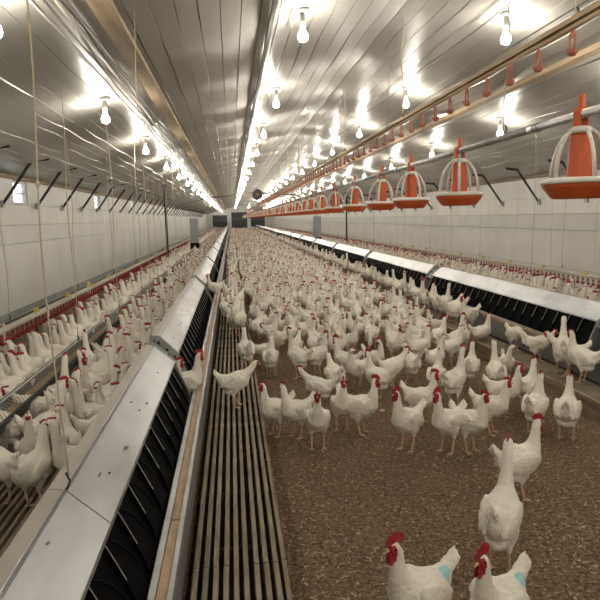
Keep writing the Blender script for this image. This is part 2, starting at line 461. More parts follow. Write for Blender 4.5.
# ------------------------------------------------------------------ slatted platforms
def slats(name, x0, x1, ya, yb, seg, ypart, label, w_=0.024, pitch=0.046, fascia=None, batt=True):
    e = empty(name, (0, 0, 0))
    n = int((x1-x0-w_)/pitch+1.001)
    def bar(L):
        return MB().prism_y([(0, SLAT-0.035), (w_, SLAT-0.035), (w_, SLAT-0.004), (w_-0.004, SLAT), (0.004, SLAT), (0, SLAT-0.004)], 0, L).mesh('slat', 'slat_wood')
    bm_ = bar(seg-0.006)
    y = ya; rr = random.Random(hash(name) % 99 if False else len(name))
    while y < ypart-0.01:
        for i in range(n):
            link('slat', bm_, e, (x0+i*pitch+rr.uniform(-.002, .002), y, rr.uniform(-.003, .001)))
        y += seg
    m = MB()
    for i in range(n):
        m.box(x0+i*pitch, x0+i*pitch+w_, y, yb, SLAT-0.035, SLAT)
    o = m.build('slat_run', 'slat_wood', e); o['kind'] = 'stuff'
    yy = ya+0.2
    while yy < ypart and batt:
        MB().box(x0, x1, yy, yy+0.016, SLAT-0.075, SLAT-0.036).build('batten', 'pit', e); yy += 0.6
    if fascia:
        y = ya
        while y < yb:
            y2 = min(y+2.4 if y < 25 else y+12, yb)
            MB().box(fascia[0], fascia[1], y, y2-0.004, 0.0, SLAT+0.004).build('fascia_board', 'fascia_wood', e); y = y2
    if batt: MB().box(x0-0.02, x1+0.02, ya, yb, 0.001, 0.02).build('pit_floor', 'pit', e)
    tag(e, label, 'slat floor')
    return e
slats('slat_strip', XS0, XS1, 0.2, Y1-0.2, 2.4, 12.2, 'narrow strip of brown wooden slats along the nests underfoot', fascia=(XS1+0.002, XS1+0.022))
slats('slat_strip', XQ0+0.035, XQ1, 0.2, Y1-0.2, 2.4, 14.6, 'raised slat strip with timber edge board across the litter aisle', fascia=(XQ0, XQ0+0.03))
slats('slat_floor', XL+0.06, NL-0.26, 0.6, Y1-0.2, 4.0, 8.6, 'broad slatted floor behind the nests under the trough', batt=False)
slats('slat_floor', NR+0.26, XR-0.06, 0.6, Y1-0.2, 4.0, 4.6, 'broad slatted floor behind the nests across the aisle', batt=False)

# ------------------------------------------------------------------ feed troughs with wire grill
def trough(x, label, y0=1.2, ypart=9.0):
    e = empty('feed_trough', (x, 0, 0))
    zb = 0.42
    MB().prism_y([(-0.075, zb+0.085), (-0.060, zb), (0.060, zb), (0.075, zb+0.085), (0.068, zb+0.085), (0.054, zb+0.008), (-0.054, zb+0.008), (-0.068, zb+0.085)], y0, Y1-1).build('channel', 'trough', e)
    MB().box(-0.055, 0.055, y0+0.01, Y1-1.01, zb+0.01, zb+0.035).build('feed', 'feed', e)
    for s in (-1, 1):
        MB().prism_y([(s*0.078, zb+0.06), (s*0.095, zb+0.06), (s*0.095, zb+0.09), (s*0.078, zb+0.09)], y0, Y1-1).build('side_rail', 'dark_steel', e)
    MB().tube([(0, y0, zb+0.155), (0, Y1-1, zb+0.155)], 0.006, 5).build('top_wire', 'galv_dull', e)
    loop = MB().tube([(-0.076, 0, zb+0.085), (-0.05, 0, zb+0.135), (0, 0, zb+0.155), (0.05, 0, zb+0.135), (0.076, 0, zb+0.085)], 0.0028, 4).mesh('grill_wire', 'wire')
    y = y0+0.03; k = 0
    while k < 150:
        link('grill_wire', loop, e, (0, y, 0)); y += 0.05; k += 1
    m = MB()
    while y < 45:
        m.tube([(-0.076, y, zb+0.085), (0, y, zb+0.155), (0.076, y, zb+0.085)], 0.003, 3, caps=False); y += 0.06
    o = m.build('grill_run', 'wire', e); o['kind'] = 'stuff'
    y = y0+0.6
    while y < Y1-2:
        MB().box(-0.012, 0.012, y, y+0.03, SLAT, zb).build('foot', 'dark_steel', e); y += 2.5 if y < 20 else 8
    tag(e, label, 'feed trough')
trough(-1.56, 'grey feed trough with wire grill running behind the near nests')
trough(4.50, 'grey feed trough with wire grill behind the far nests')

# ------------------------------------------------------------------ drinker lines
def drinker(x, z, y0, label, cup_mat, pitch, nparts, pipe_mat='rail_pale', yend=Y1-1, drop=0.10, upper=False, clips=True):
    e = empty('drinker_line', (x, 0, z))
    MB().box(-0.026, 0.026, y0, yend, 0.035, 0.060).build('rail', pipe_mat, e)
    MB().tube([(0, y0, 0.02), (0, yend, 0.02)], 0.014, 8).build('water_pipe', 'rail_pale' if not upper else 'beam_wood', e, smooth=True)
    MB().tube([(0.0, y0, 0.105), (0.0, yend, 0.105)], 0.004, 4).build('perch_wire', 'wire', e)
    def cup(m, y):
        m.tube([(0, y, 0.01), (0, y, -0.03)], 0.007, 5)
        for s in (-1, 1):
            m.tube([(0, y+s*0.006, 0.0), (0, y+s*0.024, -0.02), (0, y+s*0.022, -drop+0.02)], 0.0065, 4)
        m.lathe([(0.0, -drop), (0.018, -drop), (0.026, -drop+0.012), (0.030, -drop+0.030), (0.026, -drop+0.030), (0.020, -drop+0.012), (0.0, -drop+0.006)], 8, 0, y, 0)
    m = MB(); cup(m, 0); cm = m.mesh('drip_cup', cup_mat)
    y = y0+0.05; k = 0
    while k < nparts and y < yend:
        link('drip_cup', cm, e, (0, y, 0)); y += pitch; k += 1
    if y < yend:
        m = MB()
        while y < min(yend, 60):
            m.box(-0.02, 0.02, y-0.02, y+0.02, -drop, -drop+0.03); m.box(-0.005, 0.005, y-0.018, y+0.018, -drop+0.03, 0.01); y += pitch
        o = m.build('drip_cup_run', cup_mat, e); o['kind'] = 'stuff'
    if clips:
        y = y0+0.4
        while y < 40:
            MB().box(-0.028, 0.028, y, y+0.012, 0.03, 0.11).build('hanger_clip', 'yellow', e); y += 1.3
    tag(e, label, 'drinker line')
    return e
drinker(-2.16, 0.72, 2.5, 'pale drinker line with red drip cups along the wall behind the trough', 'cup_red', 0.14, 200)
drinker(5.50, 0.72, 4.5, 'drinker line with red drip cups along the wall behind the far nests', 'cup_red', 0.14, 200)
drinker(1.70, 2.63, 1.2, 'raised drinker line with rusty red cups hanging above the aisle', 'cup_old', 0.335, 110, 'beam_wood', upper=True, clips=False, drop=0.115)
# grey channel along the wall behind the drinker
e = empty('wall_channel', (-2.72, 0, 0))
MB().prism_y([(-0.07, 0.57), (0.07, 0.57), (0.085, 0.64), (0.075, 0.64), (0.06, 0.58), (-0.06, 0.58), (-0.075, 0.64), (-0.085, 0.64)], 1.5, Y1-1).build('channel', 'trough', e)
for k in range(12):
    MB().box(-0.015, 0.015, 2.5+k*3, 2.54+k*3, SLAT, 0.57).build('leg', 'dark_steel', e)
tag(e, 'grey steel channel running along the wall behind the drinker line', 'trough')

# ------------------------------------------------------------------ feeder pipe and pans above the aisle
FX, FZ = 1.82, 2.25
e = empty('feeder_pipe', (FX, 0, FZ))
y = 0.5
while y < Y1-1:
    y2 = min(y+3.0 if y < 30 else y+15, Y1-1)
    MB().tube([(0, y, 0), (0, y2-0.004, 0)], 0.024, 12).build('pipe_length', 'galv_dull', e, smooth=True)
    MB().tube([(0, y2-0.06, 0), (0, y2+0.06, 0)], 0.028, 12).build('coupling', 'galv', e, smooth=True)
    y = y2
tag(e, 'grey steel feed pipe carrying the orange pans above the aisle', 'pipe')
def make_feeder(joined=False):
    r_ = empty('pan_feeder')
    S = 16
    parts = []
    def P(nm, mb, m, sm=True):
        parts.append((nm, mb, m, sm))
    # pan (tapered bowl), white rim, centre tube, four white cage arms, clamp
    P('pan', MB().lathe([(0.0, -0.430), (0.118, -0.430), (0.135, -0.424), (0.176, -0.372), (0.182, -0.354), (0.168, -0.352), (0.120, -0.415), (0.0, -0.415)], 20), 'orange', False)
    P('rim', MB().lathe([(0.180, -0.356), (0.190, -0.350), (0.188, -0.334), (0.172, -0.324), (0.152, -0.330), (0.154, -0.338), (0.170, -0.348)], 20, closed=True), 'white_plastic', True)
    m = MB(); m.lathe([(0.0, -0.40), (0.066, -0.40), (0.062, -0.30), (0.052, -0.11), (0.042, -0.09), (0.0, -0.09)], 14)
    P('feed_tube', m, 'orange', False)
    m = MB(); m.lathe([(0.03, -0.10), (0.060, -0.095), (0.062, -0.075), (0.045, -0.062), (0.03, -0.062)], 14, closed=True)
    P('collar', m, 'white_plastic')
    for k in range(5):
        a = 2*PI*(k+0.3)/5; c, s = math.cos(a), math.sin(a)
        pr = [(0.050, -0.078), (0.085, -0.105), (0.118, -0.155), (0.140, -0.215), (0.158, -0.330)]
        m = MB(); m.tube([(r*c, r*s, z) for r, z in pr], [0.012, 0.012, 0.011, 0.011, 0.013], 6)
        P('cage_arm', m, 'white_plastic')
    m = MB()
    # saddle clamp over the pipe with a handle sticking up
    for i in range(12):
        a0, a1 = -0.3+(PI+0.6)*i/12, -0.3+(PI+0.6)*(i+1)/12
        n = len(m.v)
        for a in (a0, a1):
            for rr_ in (0.027, 0.038):
                for yy in (-0.022, 0.022): m.v.append((rr_*math.cos(a), yy, rr_*math.sin(a)))
        for q in ((0, 4, 5, 1), (2, 3, 7, 6), (0, 2, 6, 4), (1, 5, 7, 3)): m.face(*[n+j for j in q])
    m.prism_y([(-0.012, 0.034), (0.012, 0.034), (0.010, 0.095), (0.0, 0.104), (-0.010, 0.095)], -0.012, 0.012)
    m.box(-0.040, -0.028, -0.02, 0.02, -0.07, 0.0); m.box(0.028, 0.040, -0.02, 0.02, -0.07, 0.0)
    P('clamp', m, 'orange', False)
    if not joined:
        for nm, mb, mm, sm in parts: mb.build(nm, mm, r_, sm)
        return r_
    mats = ['orange', 'white_plastic']; J = MB()
    for nm, mb, mm, sm in parts:
        n = len(J.v); J.v += mb.v; J.f += [tuple(i+n for i in f) for f in mb.f]; J.mi += [mats.index(mm)]*len(mb.f)
    bpy.data.objects.remove(r_)
    return J.build('pan_feeder', mats)
fy = [1.55, 3.02, 4.7, 6.0, 7.2, 8.8, 10.5, 12.1, 13.6, 15.0]
while fy[-1] < Y1-4: fy.append(fy[-1]+1.5)
full = make_feeder(); far = make_feeder(True); uf = ul = False
flab = {1: 'largest orange pan feeder with white cage, nearest on the feed pipe', 2: 'orange pan feeder with white cage, second along the feed pipe', 3: 'orange pan feeder with white cage, third along the feed pipe',
        4: 'orange pan feeder with white cage, fourth along the feed pipe', 5: 'orange pan feeder with white cage, fifth along the feed pipe', 6: 'orange pan feeder with white cage, sixth along the feed pipe',
        7: 'orange pan feeder with white cage, seventh along the feed pipe', 8: 'orange pan feeder with white cage, eighth along the feed pipe'}
for i, y in enumerate(fy[1:], 1):
    if i < 12: o = full if not uf else copy_tree(full); uf = True
    else: o = far if not ul else copy_tree(far); ul = True
    o.location = (FX, y, FZ); o.rotation_euler = (0, 0, [0.0, 0.5, 0.2, 0.9, 0.1][i % 5])
    tag(o, flab.get(i, 'distant orange pan feeder, %s along the feed pipe' % ORD[i-1] if i < 25 else 'tiny orange pan feeder at the far end of the feed pipe'), 'feeder', 'orange pan feeders on the pipe')

# ------------------------------------------------------------------ lamps
def make_lamp():
    e = empty('ceiling_lamp')
    MB().lathe([(0.0, 0.235), (0.065, 0.235), (0.060, 0.205), (0.034, 0.19), (0.0, 0.19)], 10).build('base', 'socket', e, True)
    MB().lathe([(0.0, 0.20), (0.022, 0.20), (0.026, 0.06), (0.0, 0.06)], 10).build('socket', 'socket', e, True)
    MB().lathe([(0.0, 0.062), (0.016, 0.060), (0.024, 0.040), (0.040, 0.016), (0.046, -0.008), (0.042, -0.030), (0.028, -0.046), (0.010, -0.052), (0.0, -0.052)], 10).build('bulb', 'bulb', e, True)
    return e
lamp0 = make_lamp(); ul = False
ROWS = [(-1.35, 3.9-12.8, 3.2, 'row over the trough'), (0.69, 5.54-12.8, 3.2, 'row beside the dark ceiling rail'), (2.57, 5.54-12.8, 3.2, 'row above the raised drinker line'), (4.05, 6.15-12.8, 3.1, 'row over the far nests')]  # rows carry on behind the camera; those unseen bulbs are added front fill
for x, ya, dy, rn in ROWS:
    y = ya; k = 0
    while y < Y1-1:
        o = lamp0 if not ul else copy_tree(lamp0); ul = True
        o.location = (x, y, ceil_z(x)-0.235)
        vis = proj((x, y, ceil_z(x)-0.235))
        seen = vis and -5 < vis[0] < 605 and -5 < vis[1] < 605
        if seen:
            lab = 'bare lit bulb, %s in the %s' % (ORD[k], rn) if k < 14 else 'small distant lit bulb far along the %s' % rn
            k += 1
        else: lab = 'bare lit bulb in the %s, unseen, added outside the view for light' % rn
        tag(o, lab, 'lamp', 'bulbs in the '+rn)
        y += dy

# ------------------------------------------------------------------ ceiling rails, beams, cables
def along(name, x, dz, prof, m, label, cat, y0=-4, y1=Y1-0.5, seg=6.0):
    z = ceil_z(x)+dz
    e = empty(name, (x, 0, z)); y = y0
    while y < y1:
        y2 = min(y+seg if y < 30 else y+20, y1)
        MB().prism_y(prof, y, y2-0.006).build(name+'_length', m, e); y = y2
    tag(e, label, cat)
    return e
sq = lambda a, b, c, d: [(a, c), (b, c), (b, d), (a, d)]
along('ceiling_rail', 0.41, -0.065, sq(-0.018, 0.018, -0.02, 0.035), 'cable', 'dark straight rail along the ceiling beside a row of bulbs', 'rail')
along('timber_beam', -0.80, -0.075, sq(-0.075, 0.075, -0.02, 0.022), 'beam_wood', 'pale timber board along the ceiling above the slat strip', 'beam')
along('timber_beam', 3.45, -0.085, sq(-0.06, 0.06, -0.025, 0.025), 'beam_wood', 'pale timber board along the ceiling above the orange feeders', 'beam')
for k, (x, mm, r) in enumerate(((-1.16, 'cable_pale', 0.013), (-1.10, 'cable', 0.010), (-1.03, 'cable_pale', 0.016), (-0.97, 'cable', 0.008), (0.60, 'cable', 0.008), (2.42, 'cable', 0.008))):
    pts = []; y = -4.0
    while y < Y1-1:
        pts.append((x+0.012*math.sin(y*1.7+k), y, ceil_z(x)-0.05-0.035*abs(math.sin(PI*(y-3)/3.0+k*0.3))))
        y += 0.6 if y < 40 else 5
    lab = ['pale pipe in the bundle between bulbs and timber board', 'dark cable in the bundle between bulbs and timber board', 'thicker pale hose in the bundle beside the timber board', 'thin dark cable closest to the timber board',
           'thin dark cable feeding the bulbs beside the ceiling rail', 'thin dark cable feeding the bulbs above the drinker line'][k]
    tag(MB().tube(pts, r, 6).build('ceiling_cable', mm), lab, 'cable')
# cross conduit far down the house, heater, hoppers
cy = 38.0
e = empty('cross_pipe', (1.6, cy, 3.25))
MB().tube([(-4.2, 0, -0.42), (-3.1, 0, -0.2), (0, 0, 0.1), (3.2, 0, -0.15)], 0.045, 8).build('pipe', 'cable', e, True)
for dx in (-3.0, 0.1, 2.9):
    MB().box(dx-0.02, dx+0.02, -0.02, 0.02, 0.0 if abs(dx) < 1 else -0.2, 0.33 if abs(dx) < 1 else 0.1).build('hanger', 'cable', e)
tag(e, 'dark pipe crossing under the ceiling far down the house', 'pipe')
e = empty('heater', (1.55, 35.0, 3.10))
m = MB(); m.tube([(0, -0.3, 0), (0, 0.3, 0)], 0.3, 14); m.build('drum', 'heater', e)
MB().lathe([(0.10, 0.0), (0.305, 0.0), (0.305, 0.05), (0.10, 0.05)], 14, closed=True).build('grille', 'dark_steel', e).rotation_euler = (PI/2, 0, 0)
e.children[-1].location = (0, -0.3, 0)
MB().box(-0.01, 0.01, -0.01, 0.01, 0.28, 0.50).build('hanger', 'dark_steel', e)
tag(e, 'round rusty brown heater hanging under the ridge far down the house', 'heater')
e = empty('feed_hopper', (FX, 41.0, FZ))
m = MB(); m.v = [(-.55,-.55,.62),(.55,-.55,.62),(.55,.55,.62),(-.55,.55,.62),(-.55,-.55,.30),(.55,-.55,.30),(.55,.55,.30),(-.55,.55,.30),(-.12,-.12,-.02),(.12,-.12,-.02),(.12,.12,-.02),(-.12,.12,-.02)]
for a in (0, 4):
    for i in range(4): m.face(a+i, a+(i+1) % 4, a+4+(i+1) % 4, a+4+i)
m.face(8, 9, 10, 11)
m.build('bin', 'hopper_pale', e)
MB().box(-0.10, 0.10, -0.14, 0.14, -0.30, -0.02).build('boot', 'hopper', e)
MB().box(-0.6, 0.6, -0.6, -0.56, 0.60, 0.64).build('lip', 'galv_dull', e)
tag(e, 'pale square feed hopper over the orange feeder line far away', 'hopper')
for x, y, lab in ((-1.56, 26.0, 'tall grey feed hopper standing over the trough behind the near nests'), (4.2, 29.5, 'tall grey feed hopper standing behind the nests across the aisle')):
    e = empty('feed_hopper', (x, y, 0.0))
    MB().box(-0.17, 0.17, -0.2, 0.2, 0.78, 1.78).build('bin', 'hopper', e)
    MB().box(-0.18, 0.18, -0.21, 0.21, 1.78, 1.81).build('lid', 'galv_dull', e)
    MB().prism_y([(-0.21, 0.50), (0.21, 0.50), (0.17, 0.78), (-0.17, 0.78)], -0.2, 0.2).build('boot', 'black_plastic2', e)
    for sx in (-1, 1):
        for sy in (-1, 1): MB().box(sx*0.17-0.012, sx*0.17+0.012, sy*0.18-0.012, sy*0.18+0.012, SLAT, 0.50).build('leg', 'dark_steel', e)
    tag(e, lab, 'hopper')
for x, y, lab in ((-2.05, 19.6, 'dark steel post standing by the wall on the trough side'), (5.1, 26.5, 'dark steel post standing by the wall beyond the feeders')):
    e = empty('steel_post', (x, y, 0))
    MB().tube([(0, 0, SLAT), (0, 0, ceil_z(x)-0.08)], 0.04, 8).build('shaft', 'dark_steel', e, True)
    MB().box(-0.09, 0.09, -0.09, 0.09, SLAT, SLAT+0.015).build('foot_plate', 'dark_steel', e)
    MB().box(-0.09, 0.09, -0.09, 0.09, ceil_z(x)-0.10, ceil_z(x)-0.08).build('head_plate', 'dark_steel', e)
    tag(e, lab, 'post')

# ------------------------------------------------------------------ wall braces
def make_brace(s):
    e = empty('wall_brace')
    MB().tube([(0.035*s, 0, 0.0), (0.52*s, 0, 0.66)], 0.024, 4).build('strut', 'dark_steel', e)
    MB().tube([(0.51*s, 0, 0.655), (0.78*s, 0, 0.685)], 0.026, 4).build('head_arm', 'dark_steel', e)
    MB().box(min(0, 0.05*s), max(0, 0.05*s), -0.04, 0.04, -0.06, 0.05).build('wall_plate', 'galv_dull', e)
    return e
for side, s, x, ya in (('left', 1, XL, 8.3), ('right', -1, XR, 8.6)):
    b0 = make_brace(s); used = False; y = ya; k = 0
    while y < 75:
        o = b0 if not used else copy_tree(b0); used = True
        o.location = (x, y, 2.06 if side == 'left' else 1.98)
        wn = 'wall behind the trough' if side == 'left' else 'wall beyond the orange feeders'
        tag(o, ('dark angled steel brace high on the %s, %s along' % (wn, ORD[k])) if k < 20 else 'tiny dark brace far down the house on the '+wn, 'brace', 'roof braces on the '+wn)
        y += TRUSS; k += 1

# ------------------------------------------------------------------ ropes
def rope(x, y, z0, r, label, m='rope', x1=None, knots=0):
    x1 = x if x1 is None else x1
    zt = ceil_z(x1)-0.03
    e = empty('hanging_rope', (x, y, z0))
    pts = [((x1-x)*t+0.012*math.sin(9*t+y), 0.006*math.sin(13*t), (zt-z0)*t) for t in [i/14 for i in range(15)]]
    MB().tube(pts, r, 5).build('cord', m, e, True)
    hk = MB().tube([(0, 0, -0.01), (0.012, 0, 0.02), (0, 0, 0.05)], r*1.4, 5).build('hook', 'dark_steel', e)
    for k in range(knots):
        p = pts[3+k*3]; MB().ellipsoid(p, (r*2.4, r*2.4, r*4), seg=6, rings=5).build('knot', m, e, True)
    tag(e, label, 'rope', 'ropes hanging from the ceiling')
rope(-0.60, 2.06, 0.84, 0.003, 'frayed tan rope tied to the roof of the nearest nest', knots=3, x1=-0.63)
rope(-0.62, 4.6, 0.80, 0.003, 'tan rope tied to the nest roof at the first gap', x1=-0.64, knots=1)
for i in range(9):
    rope(-1.56, 3.9+2.2*i, 0.58, 0.0045, 'tan rope holding the trough, %s along it' % ORD[i], knots=1 if i < 3 else 0)
for i in range(8):
    rope(-2.16, 6.0+2.6*i, 0.83, 0.004, 'thin cord holding the drinker line behind the trough, %s along it' % ORD[i], 'rope_thin')
for i in range(7):
    rope(1.70, 2.9+3.0*i, 2.69, 0.006, 'short cord holding the raised drinker line, %s along it' % ORD[i])
for i in range(7):
    rope(1.82, 3.9+3.0*i, 2.28, 0.004, 'cord holding the orange feeder pipe, %s along it' % ORD[i], 'rope_thin')
for i in range(6):
    rope(5.50, 9.5+3.4*i, 0.83, 0.003, 'thin cord holding the drinker line behind the far nests, %s along it' % ORD[i], 'rope_thin')
for i in range(4):
    rope(4.50, 8.6+3.4*i, 0.58, 0.003, 'pale cord dropping to the trough behind the far nests, %s along it' % ORD[i], 'rope_thin')

# ------------------------------------------------------------------ hens
def warp(p, pose):
    """compact, slightly upright trunk on longer legs"""
    x, y, z = p
    return (x*0.86, y, z+(0.0 if pose == 'sit' else 0.028)+0.16*min(max(x, -0.2), 0.13))
def spine(pose):
    """stations (x forward, y side, z, half width, half height) from tail to bill"""
    body = [(-.225, 0, .375, .010, .020), (-.20, 0, .350, .026, .040), (-.165, 0, .315, .050, .062), (-.105, 0, .275, .082, .090), (-.03, 0, .252, .101, .108), (.045, 0, .255, .101, .110), (.10, 0, .282, .086, .096)]
    n = {
     'stand':   [(.132, 0, .330, .051, .055), (.146, 0, .385, .037, .039), (.152, 0, .432, .030, .033), (.156, 0, .468, .029, .031), (.172, 0, .492, .030, .033), (.196, 0, .494, .022, .025), (.210, 0, .492, .006, .009)],
     'alert':   [(.125, 0, .345, .049, .053), (.140, 0, .410, .036, .038), (.150, 0, .475, .030, .032), (.160, 0, .530, .030, .033), (.178, 0, .556, .030, .033), (.202, 0, .558, .022, .025), (.216, 0, .556, .006, .009)],
     'forward': [(.150, 0, .318, .052, .054), (.188, 0, .350, .038, .040), (.222, 0, .382, .030, .033), (.248, 0, .408, .029, .031), (.270, 0, .424, .030, .033), (.293, 0, .422, .022, .025), (.306, 0, .418, .006, .009)],
     'peck':    [(.160, 0, .275, .052, .054), (.210, 0, .250, .038, .040), (.250, 0, .205, .030, .033), (.272, 0, .155, .029, .031), (.288, 0, .120, .030, .033), (.302, 0, .095, .022, .025), (.308, 0, .080, .006, .009)],
     'turn':    [(.132, .005, .330, .051, .055), (.146, .012, .385, .037, .039), (.150, .020, .432, .030, .033), (.148, .030, .468, .029, .031), (.146, .050, .490, .031, .032), (.144, .073, .492, .022, .025), (.143, .087, .490, .006, .009)],
     'turnr':   [(.132, -.005, .330, .051, .055), (.146, -.012, .385, .037, .039), (.150, -.020, .432, .030, .033), (.148, -.030, .468, .029, .031), (.146, -.050, .490, .031, .032), (.144, -.073, .492, .022, .025), (.143, -.087, .490, .006, .009)],
     'drink':   [(.132, 0, .335, .049, .053), (.150, 0, .400, .036, .038), (.160, 0, .460, .030, .033), (.170, 0, .510, .030, .033), (.186, 0, .536, .030, .033), (.205, 0, .552, .022, .025), (.215, 0, .560, .006, .009)],
    }
    k = {'sit': 'stand'}.get(pose, pose)
    st = body+n[k]
    if pose == 'alert': st = [(x, y, z+0.02+0.12*max(0, x+0.1) if x < .11 else z+0.035, a, b) for x, y, z, a, b in st]
    if pose == 'sit': st = [(x, y, z-0.135, a*1.06, b) for x, y, z, a, b in st]
    return [(*warp((x, y, z), pose), a, b) for x, y, z, a, b in st]
def loft(m, st, seg):
    P = [Vector(s[:3]) for s in st]; base = len(m.v); side = Vector((0, 1, 0))
    n = len(st)
    for i in range(n):
        t = (P[min(i+1, n-1)]-P[max(i-1, 0)]).normalized()
        side = Vector((0, 1, 0)) if abs(t.y) < 0.6 else Vector((-1 if t.y > 0 else 1, 0, 0))
        side = (side - t*side.dot(t)).normalized(); up = t.cross(side)
        if i < 7 : up = Vector((-t.z, 0, t.x)) if abs(t.x) > 1e-6 else up
        for k in range(seg):
            a = 2*PI*k/seg
            m.v.append(tuple(P[i]+side*math.cos(a)*st[i][3]+up*math.sin(a)*st[i][4]))
    for i in range(n-1):
        for k in range(seg):
            a = base+i*seg+k; b = base+i*seg+(k+1) % seg
            m.face(a, b, b+seg, a+seg)
    m.face(*[base+k for k in reversed(range(seg))]); e_ = base+(n-1)*seg; m.face(*[e_+k for k in range(seg)])
def head_frame(st):
    c = Vector(st[-3][:3]); f = (Vector(st[-1][:3])-Vector(st[-3][:3])).normalized()
    up = Vector((0, 0, 1)); 
    if abs(f.z) > 0.75: up = Vector((1, 0, 0.2))
    up = (up-f*up.dot(f)).normalized(); s = f.cross(up)
    return c, f, up, s
def legs_pts(pose):
    if pose == 'sit': return []
    L = []
    for s, fx in ((-1, 0.012), (1, -0.012)):
        st = 0.05 if pose in ('forward', 'turn') else 0.015
        fx = fx+s*st*0.6
        L.append(dict(hip=(-.005, s*.055, .228), hock=(-.022+fx*0.5, s*.054, .135), foot=(.006+fx, s*.056, .010), s=s))
    return L
def comb_mesh(st, size, m):
    size = size*0.88
    c, f, up, s = head_frame(st)
    out = [(-.036, .014), (-.044, .030), (-.036, .050), (-.026, .040), (-.018, .060), (-.008, .046), (.002, .062), (.012, .046), (.022, .052), (.028, .034), (.036, .016), (.030, .006), (0, .016)]
    n = len(m.v); k = len(out); t = 0.0055*(0.7+0.4*size)
    for sg in (-1, 1):
        for a, b in out: m.v.append(tuple(c+f*(a*(0.7+0.4*size))+up*(0.012+(b)*size*0.8)+s*sg*t*(1.0 if b < .03 else 0.6)))
    m.face(*[n+i for i in range(k)]); m.face(*[n+k+i for i in reversed(range(k))])
    for i in range(k):
        j = (i+1) % k; m.face(n+i, n+k+i, n+k+j, n+j)
def wattle(st, size, m, sg):
    c, f, up, s = head_frame(st)
    Rm = Matrix((f, s, up)).transposed()
    m.ellipsoid(c+f*0.022-up*(0.020+0.013*size)+s*sg*0.009, (0.013*size, 0.006, 0.021*size), Rm, 8, 6)
def beak(st, m):
    c, f, up, s = head_frame(st)
    p = Vector(st[-1][:3])
    m.tube([p-f*0.012, p+f*0.006-up*0.001, p+f*0.022-up*0.009], [0.0095, 0.0075, 0.0012], 6)
def shank(m, L):
    h, t = Vector(L['hock']), Vector(L['foot'])
    m.tube([h+Vector((0, 0, .02)), h, t+Vector((0, 0, .01)), t-Vector((0, 0, .002))], [0.0135, 0.0115, 0.0085, 0.0085], 7)
    for an, ln in ((0.0, .062), (0.55, .052), (-0.55, .052), (PI, .026)):
        d = Vector((math.cos(an), math.sin(an), 0))
        m.tube([t, t+d*ln*0.5+Vector((0, 0, .004)), t+d*ln+Vector((0, 0, -.006))], [0.0075, 0.0055, 0.0022], 5)
def feather_blob(m, pose, st):
    dz = -0.135 if pose == 'sit' else (0.02 if pose == 'alert' else 0)
    b0 = len(m.v)
    for s in (-1, 1):
        # folded wing, drooping a little to the tail
        Rm = Matrix.Rotation(s*0.10, 3, 'Z') @ Matrix.Rotation(-0.20, 3, 'Y')
        m.ellipsoid((-.028, s*.088, .272+dz), (.122, .026, .066), Rm, 14, 10)
        m.ellipsoid((-.125, s*.066, .268+dz), (.075, .014, .030), Matrix.Rotation(s*0.25, 3, 'Z') @ Matrix.Rotation(-0.25, 3, 'Y'), 10, 8)
    for k, (yy, an, ln) in enumerate(((0, 0.95, .085), (.016, 0.82, .078), (-.016, 0.82, .078), (.026, 0.62, .066), (-.026, 0.62, .066))):
        c = Vector((-.195, yy, .345+dz)); Rm = Matrix.Rotation(an, 3, 'Y')
        d = Vector((-math.cos(an), 0, math.sin(an)))
        m.ellipsoid(c+d*ln*0.45, (ln, .009, .022), Rm, 8, 8)
    m.ellipsoid((-.06, 0, .178+dz if pose != 'sit' else 0.075), (.085, .075, .055), None, 12, 8)   # fluff
    m.v[b0:] = [warp(p, pose) for p in m.v[b0:]]
def high_body(pose, blue=False):
    st = spine(pose); m = MB(); loft(m, st, 16); feather_blob(m, pose, st)
    for L in legs_pts(pose):
        h, k = Vector(L['hip']), Vector(L['hock'])
        m.tube([h+Vector((0, 0, .03)), h, h*0.45+k*0.55, k], [0.058, 0.050, 0.031, 0.0165], 10)
    me = m.mesh('tmp', ['feather'])
    o = link('tmp', me)
    md = o.modifiers.new('r', 'REMESH'); md.mode = 'VOXEL'; md.voxel_size = 0.0068
    ms = o.modifiers.new('s', 'SMOOTH'); ms.factor = 0.5; ms.iterations = 4
    dg = bpy.context.evaluated_depsgraph_get(); out = bpy.data.meshes.new_from_object(o.evaluated_get(dg))
    bpy.data.objects.remove(o)
    # ruffle: feather tufts
    bm = bmesh.new(); bm.from_mesh(out); bm.normal_update()
    from mathutils import noise
    for v in bm.verts:
        c = v.co; k = 1.0 if c.z < 0.40 else 0.25
        q = Vector((c.x*26, c.y*60, c.z*60)); v.co = c+v.normal*(noise.noise(q)*0.0042*k+noise.noise(c*22)*0.004*k)
    c, f, up, s = head_frame(st)
    bm.faces.ensure_lookup_table()
    for fc in bm.faces:
        p = fc.calc_center_median(); r = p-c
        fc.smooth = True
        if r.length < 0.055 and r.dot(f) > 0.004 and r.dot(up) < 0.022: fc.material_index = 1
        elif blue and (p-Vector((-.13, 0.03, .345))).length < 0.034: fc.material_index = 3
    bm.to_mesh(out); bm.free()
    v0 = [tuple(v.co) for v in out.vertices]; f0 = [tuple(p.vertices) for p in out.polygons]; mi = [p.material_index for p in out.polygons]
    J = MB(); J.v = v0; J.f = f0; J.mi = mi; J.cur = 2
    for L in legs_pts(pose): shank(J, L)
    bpy.data.meshes.remove(out)
    return J.mesh('hen', ['feather', 'comb_red', 'shank', 'blue_mark'], True), st
HI = {}
